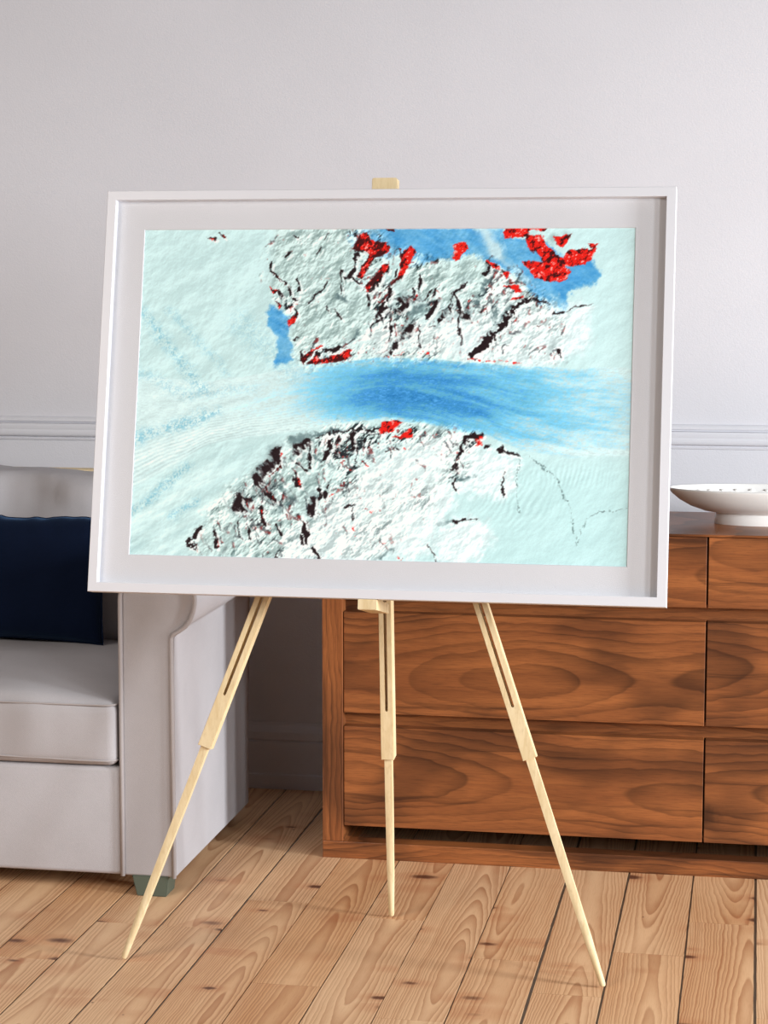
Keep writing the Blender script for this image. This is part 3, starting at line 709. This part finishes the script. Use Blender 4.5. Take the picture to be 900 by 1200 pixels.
def build_easel():
    rt = thing('easel', 'pale wooden tripod easel with slotted legs holding up the framed satellite print', 'easel', (-.778, 4.12, 0))
    def leg(F, A, s_up, s_slot, wid, thk, lw, lt):
        F, A = Vector(F), Vector(A); d = (A-F); L = d.length; d.normalize()
        ex = (Vector((1, 0, 0)) - d*d.x).normalized(); ez = ex.cross(d).normalized()      # ez towards the camera side
        if ez.y > 0: ez = -ez
        h = wid/2; g = .0041; a, b = s_up*L, L
        sl = s_slot*L
        arc = [(g*math.cos(t), sl + g + g*math.sin(t)) for t in [math.pi + math.pi*i/8 for i in range(9)]]
        pts = [(-h, a), (h, a), (h, b), (g, b)] + arc[::-1] + [(-g, b), (-h, b)]
        bm = bmesh.new(); slab(bm, F, ex, d, ez, pts, -thk/2, thk/2, .001)
        up = obj('leg', bm, M_BIRCH, rt)
        # lower pole: square, slimmer, tapering into a rounded tip, sliding in the slot above
        bm = bmesh.new(); rings = []
        prof = [(.0005, .0035, .0035, 1), (.002, .0052, .0052, 1), (.006, .0062, .0062, 1), (.02, .0066, .0066, 1), (.10, .0085, .0085, .7), (.19, lw/2, lt/2, .25), (.30, lw/2, lt/2, .06), (s_up*L+.06, lw/2, lt/2, .06)]
        m = 16
        for s, rx, rz, k in prof:
            R = []
            for i in range(m):
                t = 2*math.pi*i/m; c, sn = math.cos(t), math.sin(t)
                q = max(abs(c), abs(sn)); e = 1/q*(1-k) + k
                R.append(bm.verts.new(F + d*s + ex*(rx*c*e) + ez*(rz*sn*e)))
            rings.append(R)
        for i in range(len(rings)-1):
            for j in range(m): bm.faces.new((rings[i][j], rings[i][(j+1) % m], rings[i+1][(j+1) % m], rings[i+1][j]))
        bm.faces.new(rings[0][::-1]); bm.faces.new(rings[-1])
        obj('leg_extension', bm, M_BIRCH, up, True, angle=30)
        return d, ex, ez
    leg((-1.279, 3.987, .003), (-.776, 4.178, 1.36), .3278, .4064, .0285, .028, .0165, .0165)
    leg((-.279, 3.995, .003), (-.7566, 4.178, 1.36), .3294, .4039, .0285, .028, .0175, .0165)
    leg((-.778, 4.371, .003), (-.775, 4.222, 1.36), .2731, .3534, .0280, .034, .0165, .018)
    # upright mast behind the picture
    d = Vector((0, .092, .82)).normalized(); ez = Vector((0, -d.z, d.y)); ex = Vector((1, 0, 0))
    P = Vector((-.7605, 4.184, 1.590))                       # front face touches the back of the frame's top edge
    z2s = lambda z: (z-1.590)/d.z
    bm = bmesh.new(); a, b = z2s(.760), z2s(1.622)
    slab(bm, P, ex, d, ez, [(-.0265, a), (.0265, a), (.0265, b-.003), (.0235, b), (-.0235, b), (-.0265, b-.003)], -.026, -.0006, .001)
    mast = obj('mast', bm, M_BIRCH, rt)
    # hinge block and bolt where the three legs meet, at the back of the mast
    bm = bmesh.new(); slab(bm, P, ex, d, ez, [(-.045, z2s(1.335)), (.042, z2s(1.335)), (.042, z2s(1.385)), (-.045, z2s(1.385))], -.055, -.020, .003)
    obj('hinge_block', bm, M_BIRCH, rt)
    # peg that carries the frame
    c = Vector((-.75275, 4.07987, 1.18517)); la = .2113
    e2 = Vector((0, math.sin(la), math.cos(la))); nn = Vector((0, -math.cos(la), math.sin(la)))
    bm = bmesh.new()
    slab(bm, c, ex, nn, e2, [(-.0230, .0185), (.0150, .0185), (.0150, -.012), (.0150, -.125), (-.0230, -.125)], -.4395, -.4185, .001)
    obj('support_peg', bm, M_BIRCH, rt)
build_easel()

# ------------------------------------------------------------------ framed print
def build_picture():
    c = Vector((-.75275, 4.07987, 1.18517)); la = .2113
    e1 = Vector((1, 0, 0)); e2 = Vector((0, math.sin(la), math.cos(la))); nn = Vector((0, -math.cos(la), math.sin(la)))
    W, H, PW, PH = 1.1760, .8360, 1.016, .678
    pt = lambda a, b, d: c + e1*a + e2*b + nn*d
    rt = thing('framed_print', 'large white-framed and matted satellite view of a blue glacier, standing on the wooden easel', 'picture', pt(0, -H/2, 0))
    def ring(prof, w, h, close=True):
        bm = bmesh.new(); R = []
        for t, d in prof: R.append([bm.verts.new(pt(sx*(w/2-t), sy*(h/2-t), d)) for sx, sy in ((-1, -1), (1, -1), (1, 1), (-1, 1))])
        n = len(R)
        for i in range(n if close else n-1):
            for k in range(4): bm.faces.new((R[i][k], R[i][(k+1) % 4], R[(i+1) % n][(k+1) % 4], R[(i+1) % n][k]))
        return bm
    obj('frame', ring([(0, -.0175), (0, .0170), (.0008, .0178), (.0185, .0178), (.0193, .0170), (.0193, -.0175)], W, H), M_FRAME, rt)
    tw, th = (W-PW)/2, (H-PH)/2
    bm = bmesh.new(); R = []
    def cr(a, b, d): return [bm.verts.new(pt(sx*a, sy*b, d)) for sx, sy in ((-1, -1), (1, -1), (1, 1), (-1, 1))]
    L = [cr(W/2-.0185, H/2-.0185, -.001), cr(W/2-.0185, H/2-.0185, .0012), cr(PW/2+.0012, PH/2+.0012, .0012), cr(PW/2, PH/2, -.0003), cr(PW/2, PH/2, -.001)]
    for i in range(5):
        for k in range(4): bm.faces.new((L[i][k], L[i][(k+1) % 4], L[(i+1) % 5][(k+1) % 4], L[(i+1) % 5][k]))
    obj('mat_board', bm, M_MAT, rt, label='off-white mat board around the print')
    bm = bmesh.new(); slab(bm, c, e1, e2, nn, [(-W/2+.0195, -H/2+.0195), (W/2-.0195, -H/2+.0195), (W/2-.0195, H/2-.0195), (-W/2+.0195, H/2-.0195)], -.0160, -.0125, 0)
    obj('backing_board', bm, M_BACKING, rt)
    # the printed sheet, one colour per vertex
    nx, ny = PRINT_RES
    img = paint_print(nx, ny)/255.0
    l = np.where(img <= .04045, img/12.92, ((img+.055)/1.055)**2.4)
    l = np.clip(l*PRINT_GAIN, 0, .95)
    gx, gy = np.meshgrid(np.arange(nx), np.arange(ny))
    a = (gx/(nx-1)-.5)*(PW+.004); b = (.5-gy/(ny-1))*(PH+.004)
    C = np.array(c) - np.array(rt.location)
    co = C + a[..., None]*np.array(e1) + b[..., None]*np.array(e2) + (-.0008)*np.array(nn)
    me = bpy.data.meshes.new('print_sheet'); nv = nx*ny
    i0 = (gy*nx+gx)[:-1, :-1].ravel(); quads = np.stack([i0+nx, i0+nx+1, i0+1, i0], 1)
    me.vertices.add(nv); me.vertices.foreach_set('co', co.reshape(-1).astype(np.float32))
    me.loops.add(quads.size); me.loops.foreach_set('vertex_index', quads.ravel().astype(np.int32))
    me.polygons.add(len(quads)); me.polygons.foreach_set('loop_start', (np.arange(len(quads))*4).astype(np.int32))
    me.update(calc_edges=True); me.validate()
    at = me.color_attributes.new('ink', 'FLOAT_COLOR', 'POINT')
    at.data.foreach_set('color', np.concatenate([l, np.ones((ny, nx, 1))], 2).reshape(-1).astype(np.float32))
    n = Nt('satellite_print_ink'); m = n.set(n.attr('ink').outputs['Color'], .6, .15)
    me.materials.append(m)
    o = bpy.data.objects.new('print_sheet', me); COL.objects.link(o); o.parent = rt
    o['label'] = 'printed false-colour satellite view of a blue glacier between white mountains with red rock'
build_picture()

# ------------------------------------------------------------------ light
def area_light(name, loc, target, w, h, power, color):  # makes the window lamps and the added fills alike
    L = bpy.data.lights.new(name, 'AREA'); L.shape = 'RECTANGLE'; L.size = w; L.size_y = h; L.energy = power; L.color = color
    L.spread = math.radians(125)
    o = bpy.data.objects.new(name, L); COL.objects.link(o); o.location = loc
    o.rotation_euler = (Vector(target)-Vector(loc)).to_track_quat('-Z', 'Y').to_euler(); return o
for nm, loc, tg, w_, h_, p_, col_ in LIGHTS: area_light(nm, loc, tg, w_, h_, p_, col_)
wd = bpy.data.worlds.new('room_light'); scene.world = wd; wd.use_nodes = True
bg = wd.node_tree.nodes['Background']; bg.inputs[0].default_value = (*WORLD[0], 1); bg.inputs[1].default_value = WORLD[1]

# ------------------------------------------------------------------ camera
cam = bpy.data.cameras.new('camera'); co = bpy.data.objects.new('camera', cam); COL.objects.link(co)
cam.sensor_fit = 'VERTICAL'; cam.sensor_height = 24; cam.lens = 24*2400.68/1200
co.location = (0, 0, 1.41483); co.rotation_euler = (math.pi/2 - .113141, 0, .179945)
cam.clip_start = .05; cam.clip_end = 60
scene.camera = co
